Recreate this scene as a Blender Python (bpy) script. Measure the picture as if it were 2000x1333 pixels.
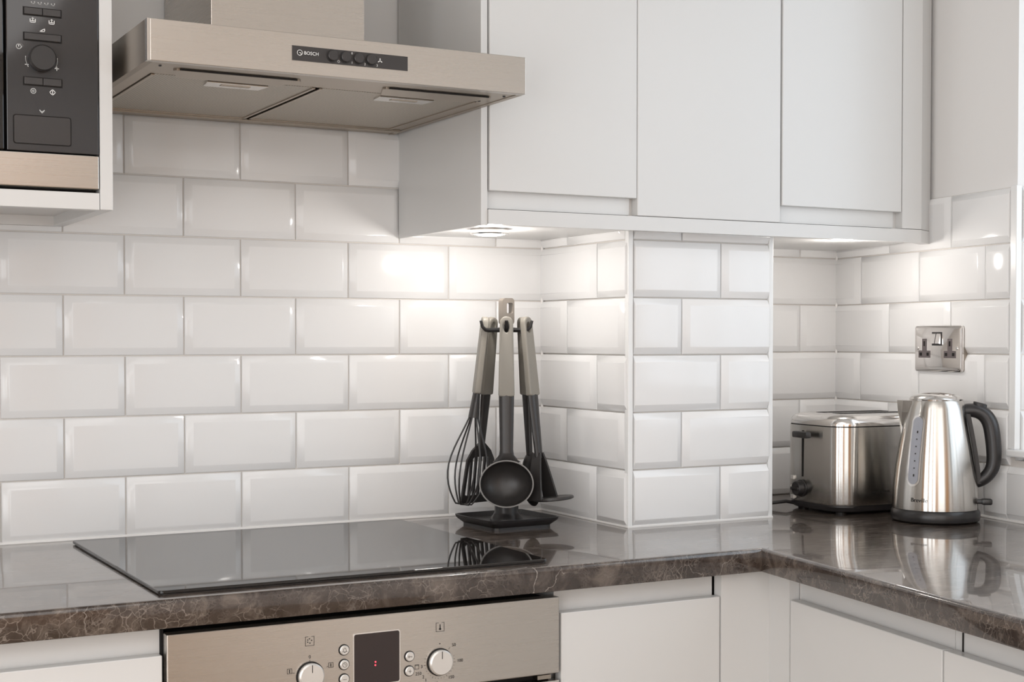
import bpy, bmesh, math, random
from mathutils import Vector, Matrix
random.seed(4)
PI = math.pi
sc = bpy.context.scene
for o in list(bpy.data.objects):
    bpy.data.objects.remove(o)
C = sc.collection

# ------------------------------------------------------------------ camera (2000 x 1333 frame)
F_PX = 2826.68; YAW = 0.49657; PITCH = 0.02522
CAM = Vector((-1.39624, -2.45442, 0.3352))
cd = bpy.data.cameras.new('camera'); cam = bpy.data.objects.new('camera', cd); C.objects.link(cam)
cd.sensor_width = 36.0; cd.sensor_fit = 'HORIZONTAL'; cd.lens = F_PX / 2000 * 36
cd.shift_y = (733.09 - 666.5) / 2000
cd.clip_start = 0.02
cam.location = CAM
cam.rotation_euler = (PI / 2 - PITCH, 0, -YAW)
sc.camera = cam

# ------------------------------------------------------------------ world, lights, exposure
w = bpy.data.worlds.new('world'); sc.world = w; w.use_nodes = True
bg = w.node_tree.nodes['Background']; bg.inputs[0].default_value = (0.80, 0.88, 1.0, 1); bg.inputs[1].default_value = 1.0
sc.view_settings.view_transform = 'Standard'; sc.view_settings.look = 'None'
sc.view_settings.gamma = 1.0; sc.view_settings.use_curve_mapping = False
sc.view_settings.exposure = 0.10

def area(name, loc, rot, sx, sy, power, col, spread=None):
    l = bpy.data.lights.new(name, 'AREA'); l.shape = 'RECTANGLE'; l.size = sx; l.size_y = sy
    l.energy = power; l.color = col
    if spread: l.spread = spread
    o = bpy.data.objects.new(name, l); C.objects.link(o); o.location = loc; o.rotation_euler = rot
    return o
# daylight through the window in the right wall, ceiling lighting of the open-plan room
TB = -0.1365                                   # the right wall leans 7.8 degrees off square
DB = Vector((math.sin(TB), -math.cos(TB), 0)); QB = Vector((0.7435, 0, 0)); INB = Vector((math.cos(TB), math.sin(TB), 0))
RB = math.atan2(DB.y, DB.x)
wl = area('window_daylight', QB + DB * 1.18 + INB * 0.10 + Vector((0, 0, 0.72)), (0, PI / 2, RB + PI / 2), 1.05, 1.05, 4.8, (0.80, 0.91, 1.0))
area('ceiling_light', (-1.3, -1.75, 1.47), (0, 0, 0), 1.6, 1.2, 7.5, (1.0, 0.99, 0.985))
area('ceiling_light_rear', (-1.5, -3.6, 1.47), (0, 0, 0), 2.2, 1.4, 20, (1.0, 0.99, 0.985))
area('rear_fill_light', (-1.72, -4.55, 0.25), (PI / 2, 0, 0), 1.6, 2.0, 14, (0.92, 0.965, 1.0))  # added fill light behind the camera, no known window there
for yy in (-3.28, -2.45, -1.62): area('left_fill_light', (-2.54, yy, 0.30), (PI / 2, 0, -PI / 2), 0.56, 1.8, 11.5, (0.92, 0.965, 1.0))  # added fill lights on the left, split to make bands in the steel

# ------------------------------------------------------------------ materials
MATS = {}
def mat(name, col, rough=0.5, metal=0.0, **k):
    if name in MATS: return MATS[name]
    m = bpy.data.materials.new(name); m.use_nodes = True
    b = m.node_tree.nodes['Principled BSDF']
    b.inputs['Base Color'].default_value = (*col, 1); b.inputs['Roughness'].default_value = rough; b.inputs['Metallic'].default_value = metal
    for a, v in k.items(): b.inputs[a.replace('_', ' ')].default_value = v
    MATS[name] = m; return m
def nodes(m): return m.node_tree.nodes, m.node_tree.links, m.node_tree.nodes['Principled BSDF']

def noise_bump(m, scale=(1, 1, 1), nscale=40, strength=0.1, dist=0.001, detail=2, coord='Object'):
    n, l, b = nodes(m)
    tc = n.new('ShaderNodeTexCoord'); mp = n.new('ShaderNodeMapping'); mp.inputs['Scale'].default_value = scale
    nt = n.new('ShaderNodeTexNoise'); nt.inputs['Scale'].default_value = nscale; nt.inputs['Detail'].default_value = detail
    bp = n.new('ShaderNodeBump'); bp.inputs['Strength'].default_value = strength; bp.inputs['Distance'].default_value = dist
    l.new(tc.outputs[coord], mp.inputs[0]); l.new(mp.outputs[0], nt.inputs['Vector']); l.new(nt.outputs[0], bp.inputs['Height'])
    l.new(bp.outputs[0], b.inputs['Normal'])
    return nt

def steel(name, col, rough=0.3, aniso=0.75, grain=(4, 4, 1400)):
    m = mat(name, col, rough, 1.0); n, l, b = nodes(m)
    b.inputs['Anisotropic'].default_value = aniso; b.inputs['Anisotropic Rotation'].default_value = 0.25
    t = n.new('ShaderNodeTangent'); t.direction_type = 'UV_MAP'; l.new(t.outputs[0], b.inputs['Tangent'])
    tc = n.new('ShaderNodeTexCoord'); mp = n.new('ShaderNodeMapping'); mp.inputs['Scale'].default_value = grain
    nt = n.new('ShaderNodeTexNoise'); nt.inputs['Scale'].default_value = 1.0; nt.inputs['Detail'].default_value = 3
    mr = n.new('ShaderNodeMapRange'); mr.inputs['To Min'].default_value = rough * 0.9; mr.inputs['To Max'].default_value = rough * 1.1
    l.new(tc.outputs['Object'], mp.inputs[0]); l.new(mp.outputs[0], nt.inputs['Vector']); l.new(nt.outputs[0], mr.inputs['Value']); l.new(mr.outputs[0], b.inputs['Roughness'])
    mx = n.new('ShaderNodeMapRange'); mx.inputs['To Min'].default_value = 0.98; mx.inputs['To Max'].default_value = 1.02
    hs = n.new('ShaderNodeHueSaturation'); hs.inputs['Color'].default_value = (*col, 1)
    l.new(nt.outputs[0], mx.inputs['Value']); l.new(mx.outputs[0], hs.inputs['Value']); l.new(hs.outputs[0], b.inputs['Base Color'])
    return m

M_TILE = mat('white_glazed_tile', (0.83, 0.825, 0.82), 0.13)
noise_bump(M_TILE, nscale=18, strength=0.06, dist=0.002, detail=1)
M_GROUT = mat('grout', (0.70, 0.66, 0.62), 0.85); noise_bump(M_GROUT, nscale=300, strength=0.3)
M_PLASTER = mat('painted_plaster', (0.83, 0.815, 0.80), 0.7); noise_bump(M_PLASTER, nscale=160, strength=0.05)
M_SEAL = mat('white_sealant', (0.82, 0.80, 0.78), 0.4)
M_TRIM = mat('white_plastic_trim', (0.84, 0.84, 0.83), 0.3)
M_CAB = mat('satin_grey_lacquer', (0.675, 0.668, 0.655), 0.28); noise_bump(M_CAB, nscale=220, strength=0.015)
M_CARC = mat('cabinet_board', (0.72, 0.70, 0.68), 0.45)
M_STEEL = steel('brushed_steel', (0.560, 0.528, 0.490), 0.28)
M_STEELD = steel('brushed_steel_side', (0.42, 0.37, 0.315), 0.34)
M_HSIDE = steel('hood_side_shaded_steel', (0.30, 0.255, 0.21), 0.34)  # darker steel copy, the side's dark reflection put into its colour
M_POL = mat('polished_steel', (0.74, 0.72, 0.70), 0.12, 1.0)
M_KST = steel('kettle_steel', (0.60, 0.58, 0.55), 0.20, 0.95)
M_BLACKG = mat('black_glass', (0.012, 0.010, 0.009), 0.03)
M_BLACK = mat('black_plastic', (0.018, 0.016, 0.016), 0.38)
M_BLACKS = mat('black_satin_plastic', (0.022, 0.02, 0.02), 0.3)
M_PANEL = mat('dark_panel', (0.035, 0.032, 0.032), 0.28)
M_MW = mat('microwave_black', (0.042, 0.040, 0.041), 0.06)
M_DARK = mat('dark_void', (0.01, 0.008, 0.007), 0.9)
M_WHITE = mat('white_print', (0.85, 0.85, 0.84), 0.5)
M_INK = mat('black_print', (0.02, 0.018, 0.017), 0.5)
M_KNOB = mat('silver_knob', (0.74, 0.72, 0.69), 0.33, 0.6)
M_NYL = mat('black_nylon', (0.028, 0.025, 0.024), 0.36); noise_bump(M_NYL, nscale=600, strength=0.05)
M_TAUPE = mat('taupe_handle', (0.27, 0.25, 0.215), 0.45)
M_TAUPED = mat('taupe_top_handle', (0.22, 0.19, 0.16), 0.42)
M_OAK = mat('oak_floor', (0.33, 0.24, 0.16), 0.45)
M_DOOR = mat('oak_door', (0.62, 0.34, 0.15), 0.45)
M_WIN = mat('window_grey', (0.35, 0.36, 0.40), 0.15)
M_MIRROR = mat('chrome', (0.80, 0.77, 0.75), 0.08, 1.0)
M_GLASS = mat('clear_glass', (1, 1, 1), 0.0, Transmission_Weight=1.0)
M_LENS = bpy.data.materials.new('lamp_lens'); M_LENS.use_nodes = True
_n = M_LENS.node_tree.nodes['Principled BSDF']; _n.inputs['Emission Color'].default_value = (1, 0.95, 0.88, 1); _n.inputs['Emission Strength'].default_value = 6
M_RED = bpy.data.materials.new('red_led'); M_RED.use_nodes = True
_n = M_RED.node_tree.nodes['Principled BSDF']; _n.inputs['Base Color'].default_value = (0.3, 0, 0, 1); _n.inputs['Emission Color'].default_value = (1, 0.05, 0.08, 1); _n.inputs['Emission Strength'].default_value = 3

def marble():
    m = mat('brown_marble_laminate', (0.1, 0.08, 0.07), 0.13); n, l, b = nodes(m)
    tc = n.new('ShaderNodeTexCoord')
    mp = n.new('ShaderNodeMapping'); mp.inputs['Scale'].default_value = (1, 1, 1); l.new(tc.outputs['Object'], mp.inputs[0])
    big = n.new('ShaderNodeTexNoise'); big.inputs['Scale'].default_value = 20; big.inputs['Detail'].default_value = 8; big.inputs['Roughness'].default_value = 0.65; big.inputs['Distortion'].default_value = 0.8
    l.new(mp.outputs[0], big.inputs['Vector'])
    cr = n.new('ShaderNodeValToRGB'); e = cr.color_ramp.elements
    e[0].position = 0.36; e[0].color = (0.028, 0.018, 0.014, 1); e[1].position = 0.66; e[1].color = (0.130, 0.102, 0.084, 1)
    x = e.new(0.5); x.color = (0.046, 0.033, 0.027, 1)
    l.new(big.outputs[0], cr.inputs[0])
    # warped coordinates for veins
    wn = n.new('ShaderNodeTexNoise'); wn.inputs['Scale'].default_value = 14; wn.inputs['Detail'].default_value = 5
    l.new(mp.outputs[0], wn.inputs['Vector'])
    mixv = n.new('ShaderNodeMix'); mixv.data_type = 'VECTOR'; mixv.inputs[0].default_value = 0.10
    l.new(mp.outputs[0], mixv.inputs[4]); l.new(wn.outputs['Color'], mixv.inputs[5])
    prev = cr.outputs[0]
    for sc_, w_, colv, fac in ((19, 0.016, (0.50, 0.445, 0.40, 1), 0.85), (60, 0.045, (0.34, 0.29, 0.25, 1), 0.6), (170, 0.16, (0.17, 0.14, 0.12, 1), 0.6)):
        v = n.new('ShaderNodeTexVoronoi'); v.feature = 'DISTANCE_TO_EDGE'; v.inputs['Scale'].default_value = sc_
        l.new(mixv.outputs[1], v.inputs['Vector'])
        mr = n.new('ShaderNodeMapRange'); mr.inputs['From Min'].default_value = 0; mr.inputs['From Max'].default_value = w_; mr.inputs['To Min'].default_value = 1; mr.inputs['To Max'].default_value = 0
        l.new(v.outputs['Distance'], mr.inputs['Value'])
        msk = n.new('ShaderNodeTexNoise'); msk.inputs['Scale'].default_value = 6 + sc_ * 0.15; msk.inputs['Detail'].default_value = 3; l.new(mp.outputs[0], msk.inputs['Vector'])
        mr2 = n.new('ShaderNodeMapRange'); mr2.inputs['From Min'].default_value = 0.52 if sc_ < 30 else 0.47; mr2.inputs['From Max'].default_value = 0.68 if sc_ < 30 else 0.66; mr2.inputs['To Max'].default_value = fac
        l.new(msk.outputs[0], mr2.inputs['Value'])
        mu = n.new('ShaderNodeMath'); mu.operation = 'MULTIPLY'; l.new(mr.outputs[0], mu.inputs[0]); l.new(mr2.outputs[0], mu.inputs[1])
        mx = n.new('ShaderNodeMix'); mx.data_type = 'RGBA'; l.new(mu.outputs[0], mx.inputs[0]); l.new(prev, mx.inputs[6]); mx.inputs[7].default_value = colv
        prev = mx.outputs[2]
    # fine streaks of the laminate surface
    mp2 = n.new('ShaderNodeMapping'); mp2.inputs['Scale'].default_value = (14, 260, 40); mp2.inputs['Rotation'].default_value = (0, 0, 0.5); l.new(tc.outputs['Object'], mp2.inputs[0])
    st = n.new('ShaderNodeTexNoise'); st.inputs['Scale'].default_value = 1.0; st.inputs['Detail'].default_value = 3; l.new(mp2.outputs[0], st.inputs['Vector'])
    mrs = n.new('ShaderNodeMapRange'); mrs.inputs['From Min'].default_value = 0.44; mrs.inputs['From Max'].default_value = 0.72; mrs.inputs['To Max'].default_value = 0.6; l.new(st.outputs[0], mrs.inputs['Value'])
    sx = n.new('ShaderNodeSeparateXYZ'); l.new(tc.outputs['Normal'], sx.inputs[0])      # top sheet only: its streaky sheen put into the colour as paler streaks
    tp = n.new('ShaderNodeMath'); tp.operation = 'GREATER_THAN'; tp.inputs[1].default_value = 0.95; l.new(sx.outputs[2], tp.inputs[0])
    ml = n.new('ShaderNodeMath'); ml.operation = 'MULTIPLY'; l.new(mrs.outputs[0], ml.inputs[0]); l.new(tp.outputs[0], ml.inputs[1])
    mxs = n.new('ShaderNodeMix'); mxs.data_type = 'RGBA'; l.new(ml.outputs[0], mxs.inputs[0]); l.new(prev, mxs.inputs[6]); mxs.inputs[7].default_value = (0.25, 0.20, 0.165, 1); l.new(mxs.outputs[2], b.inputs['Base Color'])
    bp = n.new('ShaderNodeBump'); bp.inputs['Strength'].default_value = 0.07; bp.inputs['Distance'].default_value = 0.0004; l.new(st.outputs[0], bp.inputs['Height']); l.new(bp.outputs[0], b.inputs['Normal'])
    mrr = n.new('ShaderNodeMapRange'); mrr.inputs['To Min'].default_value = 0.14; mrr.inputs['To Max'].default_value = 0.34; l.new(st.outputs[0], mrr.inputs['Value']); l.new(mrr.outputs[0], b.inputs['Roughness'])
    b.inputs['Coat Weight'].default_value = 0.85; b.inputs['Coat Roughness'].default_value = 0.03; b.inputs['Coat IOR'].default_value = 1.5
    return m
M_MARBLE = marble()
def filter_mesh():
    m = mat('filter_mesh', (0.40, 0.36, 0.31), 0.45, 0.9); n, l, b = nodes(m)
    tc = n.new('ShaderNodeTexCoord'); v = n.new('ShaderNodeTexVoronoi'); v.inputs['Scale'].default_value = 240; v.inputs['Randomness'].default_value = 0.1
    l.new(tc.outputs['Object'], v.inputs['Vector'])
    mr = n.new('ShaderNodeMapRange'); mr.inputs['From Max'].default_value = 0.6; mr.inputs['To Min'].default_value = 0.35; mr.inputs['To Max'].default_value = 1.25
    l.new(v.outputs['Distance'], mr.inputs['Value'])
    hs = n.new('ShaderNodeHueSaturation'); hs.inputs['Color'].default_value = (0.44, 0.40, 0.345, 1); l.new(mr.outputs[0], hs.inputs['Value']); l.new(hs.outputs[0], b.inputs['Base Color'])
    bp = n.new('ShaderNodeBump'); bp.inputs['Strength'].default_value = 0.4; bp.inputs['Distance'].default_value = 0.001; l.new(v.outputs['Distance'], bp.inputs['Height']); l.new(bp.outputs[0], b.inputs['Normal'])
    return m
M_FILT = filter_mesh()

# ------------------------------------------------------------------ mesh helpers
def add_box(bm, x0, x1, y0, y1, z0, z1, bev=0.0, seg=2):
    vs = [bm.verts.new(p) for p in ((x0, y0, z0), (x1, y0, z0), (x1, y1, z0), (x0, y1, z0), (x0, y0, z1), (x1, y0, z1), (x1, y1, z1), (x0, y1, z1))]
    fs = [bm.faces.new([vs[i] for i in f]) for f in ((3, 2, 1, 0), (4, 5, 6, 7), (0, 1, 5, 4), (1, 2, 6, 5), (2, 3, 7, 6), (3, 0, 4, 7))]
    if bev > 0:
        es = list({e for f in fs for e in f.edges})
        bmesh.ops.bevel(bm, geom=es, offset=bev, segments=seg, affect='EDGES', profile=0.5)
    return vs
def box(*a, bev=0.0, seg=2):
    bm = bmesh.new(); add_box(bm, *a, bev=bev, seg=seg); return bm
def prism(pts, z0, z1, bev=0.0):
    bm = bmesh.new()
    a = [bm.verts.new((x, y, z0)) for x, y in pts]; b = [bm.verts.new((x, y, z1)) for x, y in pts]; n = len(pts)
    bm.faces.new(list(reversed(a))); bm.faces.new(b)
    for i in range(n): bm.faces.new((a[i], a[(i + 1) % n], b[(i + 1) % n], b[i]))
    bmesh.ops.recalc_face_normals(bm, faces=bm.faces)
    if bev: bmesh.ops.bevel(bm, geom=list(bm.edges), offset=bev, segments=2, affect='EDGES', profile=0.5)
    return bm
def loft(rings, cap=True, closed=True, bm=None):
    bm = bm or bmesh.new(); V = [[bm.verts.new(p) for p in r] for r in rings]; n = len(rings[0])
    for i in range(len(V) - 1):
        for j in range(n if closed else n - 1):
            k = (j + 1) % n
            bm.faces.new((V[i][j], V[i][k], V[i + 1][k], V[i + 1][j]))
    if cap and closed:
        bm.faces.new(list(reversed(V[0]))); bm.faces.new(V[-1])
    bmesh.ops.recalc_face_normals(bm, faces=bm.faces)
    return bm
def lathe(prof, n=48, cx=0, cy=0, cap=True, bm=None):
    return loft([[(cx + r * math.cos(2 * PI * j / n), cy + r * math.sin(2 * PI * j / n), z) for j in range(n)] for r, z in prof], cap, True, bm)
def smooth_path(pts, rad, m=4):
    out, rr = [], []; N = len(pts)
    for i in range(N - 1):
        p0, p1, p2, p3 = (Vector(pts[max(0, min(N - 1, i + d))]) for d in (-1, 0, 1, 2))
        for k in range(m):
            t = k / m
            out.append(0.5 * ((2 * p1) + (p2 - p0) * t + (2 * p0 - 5 * p1 + 4 * p2 - p3) * t * t + (3 * p1 - p0 - 3 * p2 + p3) * t ** 3)); rr.append(rad[i] * (1 - t) + rad[i + 1] * t)
    return out + [Vector(pts[-1])], rr + [rad[-1]]
def tube(path, rad, n=8, bm=None, flat=1.0):
    P_ = [Vector(p) for p in path]; rings = []
    ref = Vector((0, 0, 1))
    t0 = (P_[1] - P_[0]).normalized()
    if abs(t0.dot(ref)) > 0.9: ref = Vector((0, 1, 0))
    u = t0.cross(ref).normalized()
    for i, p in enumerate(P_):
        t = (P_[min(i + 1, len(P_) - 1)] - P_[max(i - 1, 0)]).normalized()
        u = (u - t * u.dot(t)).normalized(); v = t.cross(u)
        r = rad[i] if isinstance(rad, (list, tuple)) else rad
        rings.append([tuple(p + (u * math.cos(a) * r + v * math.sin(a) * r * flat)) for a in [2 * PI * k / n for k in range(n)]])
    return loft(rings, True, True, bm)
def disc_y(cx, cz, r, y0, y1, n=32, bev=0.0):           # short cylinder whose axis is Y
    bm = bmesh.new()
    prof = [(r, y1), (r, y0 + bev), (r - bev, y0)] if bev else [(r, y1), (r, y0)]
    return loft([[(cx + q * math.cos(2 * PI * j / n), y, cz + q * math.sin(2 * PI * j / n)) for j in range(n)] for q, y in prof], True, True, bm)
def rrect(x0, x1, z0, z1, r, n=5):
    out = []
    for cx, cz, a0 in ((x1 - r, z1 - r, 0), (x0 + r, z1 - r, PI / 2), (x0 + r, z0 + r, PI), (x1 - r, z0 + r, 1.5 * PI)):
        for k in range(n + 1):
            a = a0 + PI / 2 * k / n; out.append((cx + r * math.cos(a), cz + r * math.sin(a)))
    return out
def plate_y(pts, y0, y1, inner=None):                   # outline in XZ, thickness in Y, optional hole with as many points
    bm = bmesh.new()
    if inner is None:
        return loft([[(x, y0, z) for x, z in pts], [(x, y1, z) for x, z in pts]], True, True, bm)
    n = len(pts)
    a, b, c, d = ([bm.verts.new((x, y, z)) for x, z in q] for q, y in ((pts, y0), (pts, y1), (inner, y0), (inner, y1)))
    for i in range(n):
        k = (i + 1) % n
        for q, r in ((a, b), (b, d), (d, c), (c, a)): bm.faces.new((q[i], q[k], r[k], r[i]))
    bmesh.ops.recalc_face_normals(bm, faces=bm.faces)
    return bm
def ring_y(cx, cz, r0, r1, y0, y1, n=32):
    c = lambda r: [(cx + r * math.cos(2 * PI * j / n), cz + r * math.sin(2 * PI * j / n)) for j in range(n)]
    return plate_y(c(r1), y0, y1, c(r0))
def join(*bms):
    out = bmesh.new()
    for b in bms:
        me = bpy.data.meshes.new('t'); b.to_mesh(me); b.free(); out.from_mesh(me); bpy.data.meshes.remove(me)
    return out
def xform(bm, M): bmesh.ops.transform(bm, matrix=M, verts=bm.verts); return bm
def text_bm(s, size, align='CENTER'):                    # flat lettering in the XY plane
    cu = bpy.data.curves.new('t', 'FONT'); cu.body = s; cu.size = size; cu.align_x = align; cu.align_y = 'CENTER'; cu.resolution_u = 3
    ob = bpy.data.objects.new('t', cu); C.objects.link(ob)
    dg = bpy.context.evaluated_depsgraph_get(); dg.update()
    me = bpy.data.meshes.new_from_object(ob.evaluated_get(dg))
    bm = bmesh.new(); bm.from_mesh(me); bpy.data.meshes.remove(me); bpy.data.objects.remove(ob); bpy.data.curves.remove(cu)
    return bm
def text_front(s, x, y, z, size, align='CENTER', bold=0.0):  # lettering standing in XZ, readable from -Y
    bm = text_bm(s, size, align)
    M = Matrix.Translation((x, y, z)) @ Matrix.Rotation(PI / 2, 4, 'X')
    return xform(bm, M)
def line_front(pts, y, wd):                              # thin printed strokes in XZ
    bm = bmesh.new()
    for (a, b) in zip(pts[:-1], pts[1:]):
        a_ = Vector((a[0], a[1])); b_ = Vector((b[0], b[1])); t = (b_ - a_).normalized(); nn = Vector((-t.y, t.x)) * wd / 2; t = t * wd / 2
        bm.faces.new([bm.verts.new((q.x, y, q.y)) for q in (a_ - t - nn, b_ + t - nn, b_ + t + nn, a_ - t + nn)])
    return bm

def finish(bm, smooth):
    uv = bm.loops.layers.uv.verify()
    bm.normal_update()
    for f in bm.faces:
        n = f.normal; ax = max(range(3), key=lambda i: abs(n[i]))
        f.smooth = smooth
        for lp in f.loops:
            c = lp.vert.co
            lp[uv].uv = (c.x, c.y) if ax == 2 else ((c.x, c.z) if ax == 1 else (c.y, c.z))
def uv_round(bm, cx=0, cy=0):
    uv = bm.loops.layers.uv.verify()
    for f in bm.faces:
        a0 = None
        for lp in f.loops:
            a = math.atan2(lp.vert.co.y - cy, lp.vert.co.x - cx)
            if a0 is None: a0 = a
            while a - a0 > PI: a -= 2 * PI
            while a - a0 < -PI: a += 2 * PI
            lp[uv].uv = (a, lp.vert.co.z)
def mk(name, bm, m, parent=None, smooth=False, round_uv=None, world=True):
    """link a bmesh as one object; children of a thing get their thing's place subtracted (world coords in)"""
    finish(bm, smooth)
    if round_uv is not None: uv_round(bm, *round_uv)
    if parent is not None and world:
        off = Vector((0, 0, 0)); q_ = parent
        while q_ is not None: off += q_.location; q_ = q_.parent
        bmesh.ops.translate(bm, vec=-off, verts=bm.verts)
    me = bpy.data.meshes.new(name); bm.to_mesh(me); bm.free()
    me.materials.append(m)
    o = bpy.data.objects.new(name, me); C.objects.link(o)
    if parent is not None: o.parent = parent
    if smooth:
        try: me.set_sharp_from_angle(angle=math.radians(35))
        except Exception: pass
    return o
def tag(o, label, cat, group=None, kind=None):
    if label: o['label'] = label
    if cat: o['category'] = cat
    if group: o['group'] = group
    if kind: o['kind'] = kind
    return o
def thing(name, label, cat, loc=(0, 0, 0), rz=0.0, group=None):
    o = bpy.data.objects.new(name, None); C.objects.link(o); o.empty_display_size = 0.05
    o.location = loc; o.rotation_euler = (0, 0, rz); return tag(o, label, cat, group)

# ------------------------------------------------------------------ room shell
ROW = 0.102; PIT = 0.2019; G = 0.0022; TOPROW = 7
def struct(name, bm, m, label, loc=(0, 0, 0), rz=0):
    o = mk(name, bm, m); o.location = loc; o.rotation_euler = (0, 0, rz); tag(o, label, 'wall' if 'wall' in name else name.split('_')[0], kind='structure'); return o
TILES = {}
def tile_mesh(wd, ht, L, R, T, B):
    key = (round(wd, 4), round(ht, 4), L, R, T, B)
    if key in TILES: return TILES[key]
    bv = 0.0125; e = 0.0; f = -0.0070
    bm = bmesh.new()
    x0, x1, z0, z1 = 0, wd, 0, ht
    ix0 = x0 + (bv if L else 0.0004); ix1 = x1 - (bv if R else 0.0004); iz0 = z0 + (bv if B else 0.0004); iz1 = z1 - (bv if T else 0.0004)
    o = [(x0, z0), (x1, z0), (x1, z1), (x0, z1)]; i = [(ix0, iz0), (ix1, iz0), (ix1, iz1), (ix0, iz1)]
    r0 = [bm.verts.new((x, 0.006, z)) for x, z in o]; r1 = [bm.verts.new((x, e, z)) for x, z in o]; r2 = [bm.verts.new((x, f, z)) for x, z in i]
    for k in range(4):
        j = (k + 1) % 4
        bm.faces.new((r0[k], r0[j], r1[j], r1[k])); bm.faces.new((r1[k], r1[j], r2[j], r2[k]))
    bm.faces.new(r2); bm.faces.new(list(reversed(r0)))
    bmesh.ops.recalc_face_normals(bm, faces=bm.faces)
    bmesh.ops.bevel(bm, geom=[ed for ed in bm.edges if all(abs(v.co.y - e) < 1e-6 for v in ed.verts) or all(abs(v.co.y - f) < 1e-6 for v in ed.verts)], offset=0.0011, segments=2, affect='EDGES', profile=0.5)
    finish(bm, True)
    me = bpy.data.meshes.new('tile'); bm.to_mesh(me); bm.free(); me.materials.append(M_TILE)
    try: me.set_sharp_from_angle(angle=math.radians(50))
    except Exception: pass
    TILES[key] = me; return me
def tile(parent, x0, x1, z0, z1, L=True, R=True, T=True, B=True):
    me = tile_mesh(x1 - x0 - G, z1 - z0 - G, L, R, T, B)
    o = bpy.data.objects.new('tile', me); C.objects.link(o); o.parent = parent
    o.location = (x0 + G / 2, random.uniform(-0.0003, 0.0003), z0 + G / 2)
    o.rotation_euler = (random.uniform(-1, 1) * 0.0022, 0, random.uniform(-1, 1) * 0.0016)
def tile_rows(parent, xmin, xmax, joints, r0=1, r1=7, ztop=None):
    """joints(row) -> phase of the vertical joints; cut tiles at both ends lose that bevel"""
    for r in range(r0, r1 + 1):
        z0 = (r - 1) * ROW; z1 = r * ROW; T = True
        if ztop is not None and z1 > ztop: z1 = ztop; T = False
        if z1 - z0 < 0.012: continue
        ph = joints(r); k = math.floor((xmin - ph) / PIT); x = ph + k * PIT
        while x < xmax - 1e-6:
            a = max(x, xmin); b = min(x + PIT, xmax)
            if b - a > 0.012: tile(parent, a, b, z0, z1, a == x, abs(b - x - PIT) < 1e-9, T, True)
            x += PIT

XL = -2.6; YB = -4.6; ZF = -0.91; ZC = 1.5
floor = struct('floor', box(XL - 0.2, 1.4, YB - 0.2, 0.3, ZF - 0.1, ZF), M_OAK, 'warm brown wooden floor')
ceiling = struct('ceiling', box(XL - 0.2, 1.4, YB - 0.2, 0.3, ZC, ZC + 0.1), mat('ceiling_paint', (0.8, 0.79, 0.77), 0.8), 'white painted ceiling')
wall_back = struct('wall_back', box(XL, 1.0, 0.0042, 0.15, ZF, ZC), M_PLASTER, 'back wall clad in white bevelled brick tiles below white plaster')
wall_left = struct('wall_left', box(XL - 0.15, XL, YB, 0.15, ZF, ZC), M_PLASTER, 'plain white plastered side wall')
wall_front = struct('wall_front', box(XL - 0.15, 1.4, YB - 0.15, YB, ZF, ZC), M_PLASTER, 'plain white plastered wall behind the camera')
# right wall: local x runs from the far corner towards the room, local y into the wall
S0, S1, ZS, ZH = 0.577, 1.78, 0.133, 1.28
bm = bmesh.new()
for a in ((-0.0, S0, 0.0042, 0.28, ZF, ZC), (S1, 4.7, 0.0042, 0.28, ZF, ZC), (S0, S1, 0.0042, 0.28, ZF, ZS - 0.02), (S0, S1, 0.0042, 0.28, ZH, ZC)): add_box(bm, *a)
wall_right = struct('wall_right', bm, M_PLASTER, 'right wall with white bevelled brick tiles and a window opening', QB, RB)
# grout backing slabs
mk('grout', box(XL, 0.7435, 0.0028, 0.0045, 0, 7 * ROW), M_GROUT, wall_back, world=False)
mk('grout', box(0.0, S0, 0.0028, 0.0045, 0, 6 * ROW), M_GROUT, wall_right, world=False)
mk('grout', box(S0, 1.6, 0.0028, 0.0045, 0, ZS - 0.02), M_GROUT, wall_right, world=False)
tile_rows(wall_back, -2.02, -0.0015, lambda r: 0.0 if r % 2 else PIT / 2, 1, 5)
tile_rows(wall_back, -2.02, -0.0015, lambda r: 0.0 if r % 2 else PIT / 2, 6, 6)
tile_rows(wall_back, -2.02, -0.300, lambda r: 0.0, 7, 7)
tile_rows(wall_back, 0.319, 0.7415, lambda r: 0.641 - PIT / 2 if r % 2 else 0.641, 1, 6, 0.56)
tile_rows(wall_right, 0.002, S0 - 0.010, lambda r: 0.2929 if r % 2 else 0.2929 + PIT / 2, 1, 6)
tile_rows(wall_right, S0 - 0.010, 1.55, lambda r: 0.2929 if r % 2 else 0.2929 + PIT / 2, 1, 2, ZS - 0.022)
# boxed-in pillar between the two walls
CW, CDp = 0.317, 0.309
col = struct('wall_pillar', box(0.0045, CW - 0.0045, -CDp + 0.0045, 0.004, ZF, 0.5262), M_GROUT, 'boxed-in pillar clad in white bevelled brick tiles beside the utensil holder')
lf = bpy.data.objects.new('pillar_side_face', None); C.objects.link(lf); lf.parent = col; lf.location = (0, 0, 0); lf.rotation_euler = (0, 0, -PI / 2)
ff = bpy.data.objects.new('pillar_front_face', None); C.objects.link(ff); ff.parent = col; ff.location = (0, -CDp, 0)
tile_rows(lf, 0.003, CDp - 0.001, lambda r: 0.203 if r % 2 else 0.0965, 1, 6, 0.5275)
tile_rows(ff, 0.0085, CW - 0.0085, lambda r: 0.2005 if r % 2 else 0.114, 1, 6, 0.5275)
for x0, x1 in ((-0.0022, 0.0080), (CW - 0.0080, CW + 0.0022)):
    mk('corner_trim', box(x0, x1, -CDp - 0.0025, -CDp + 0.009, 0.0, 0.5265, bev=0.0012), M_TRIM, col, world=False)
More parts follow.
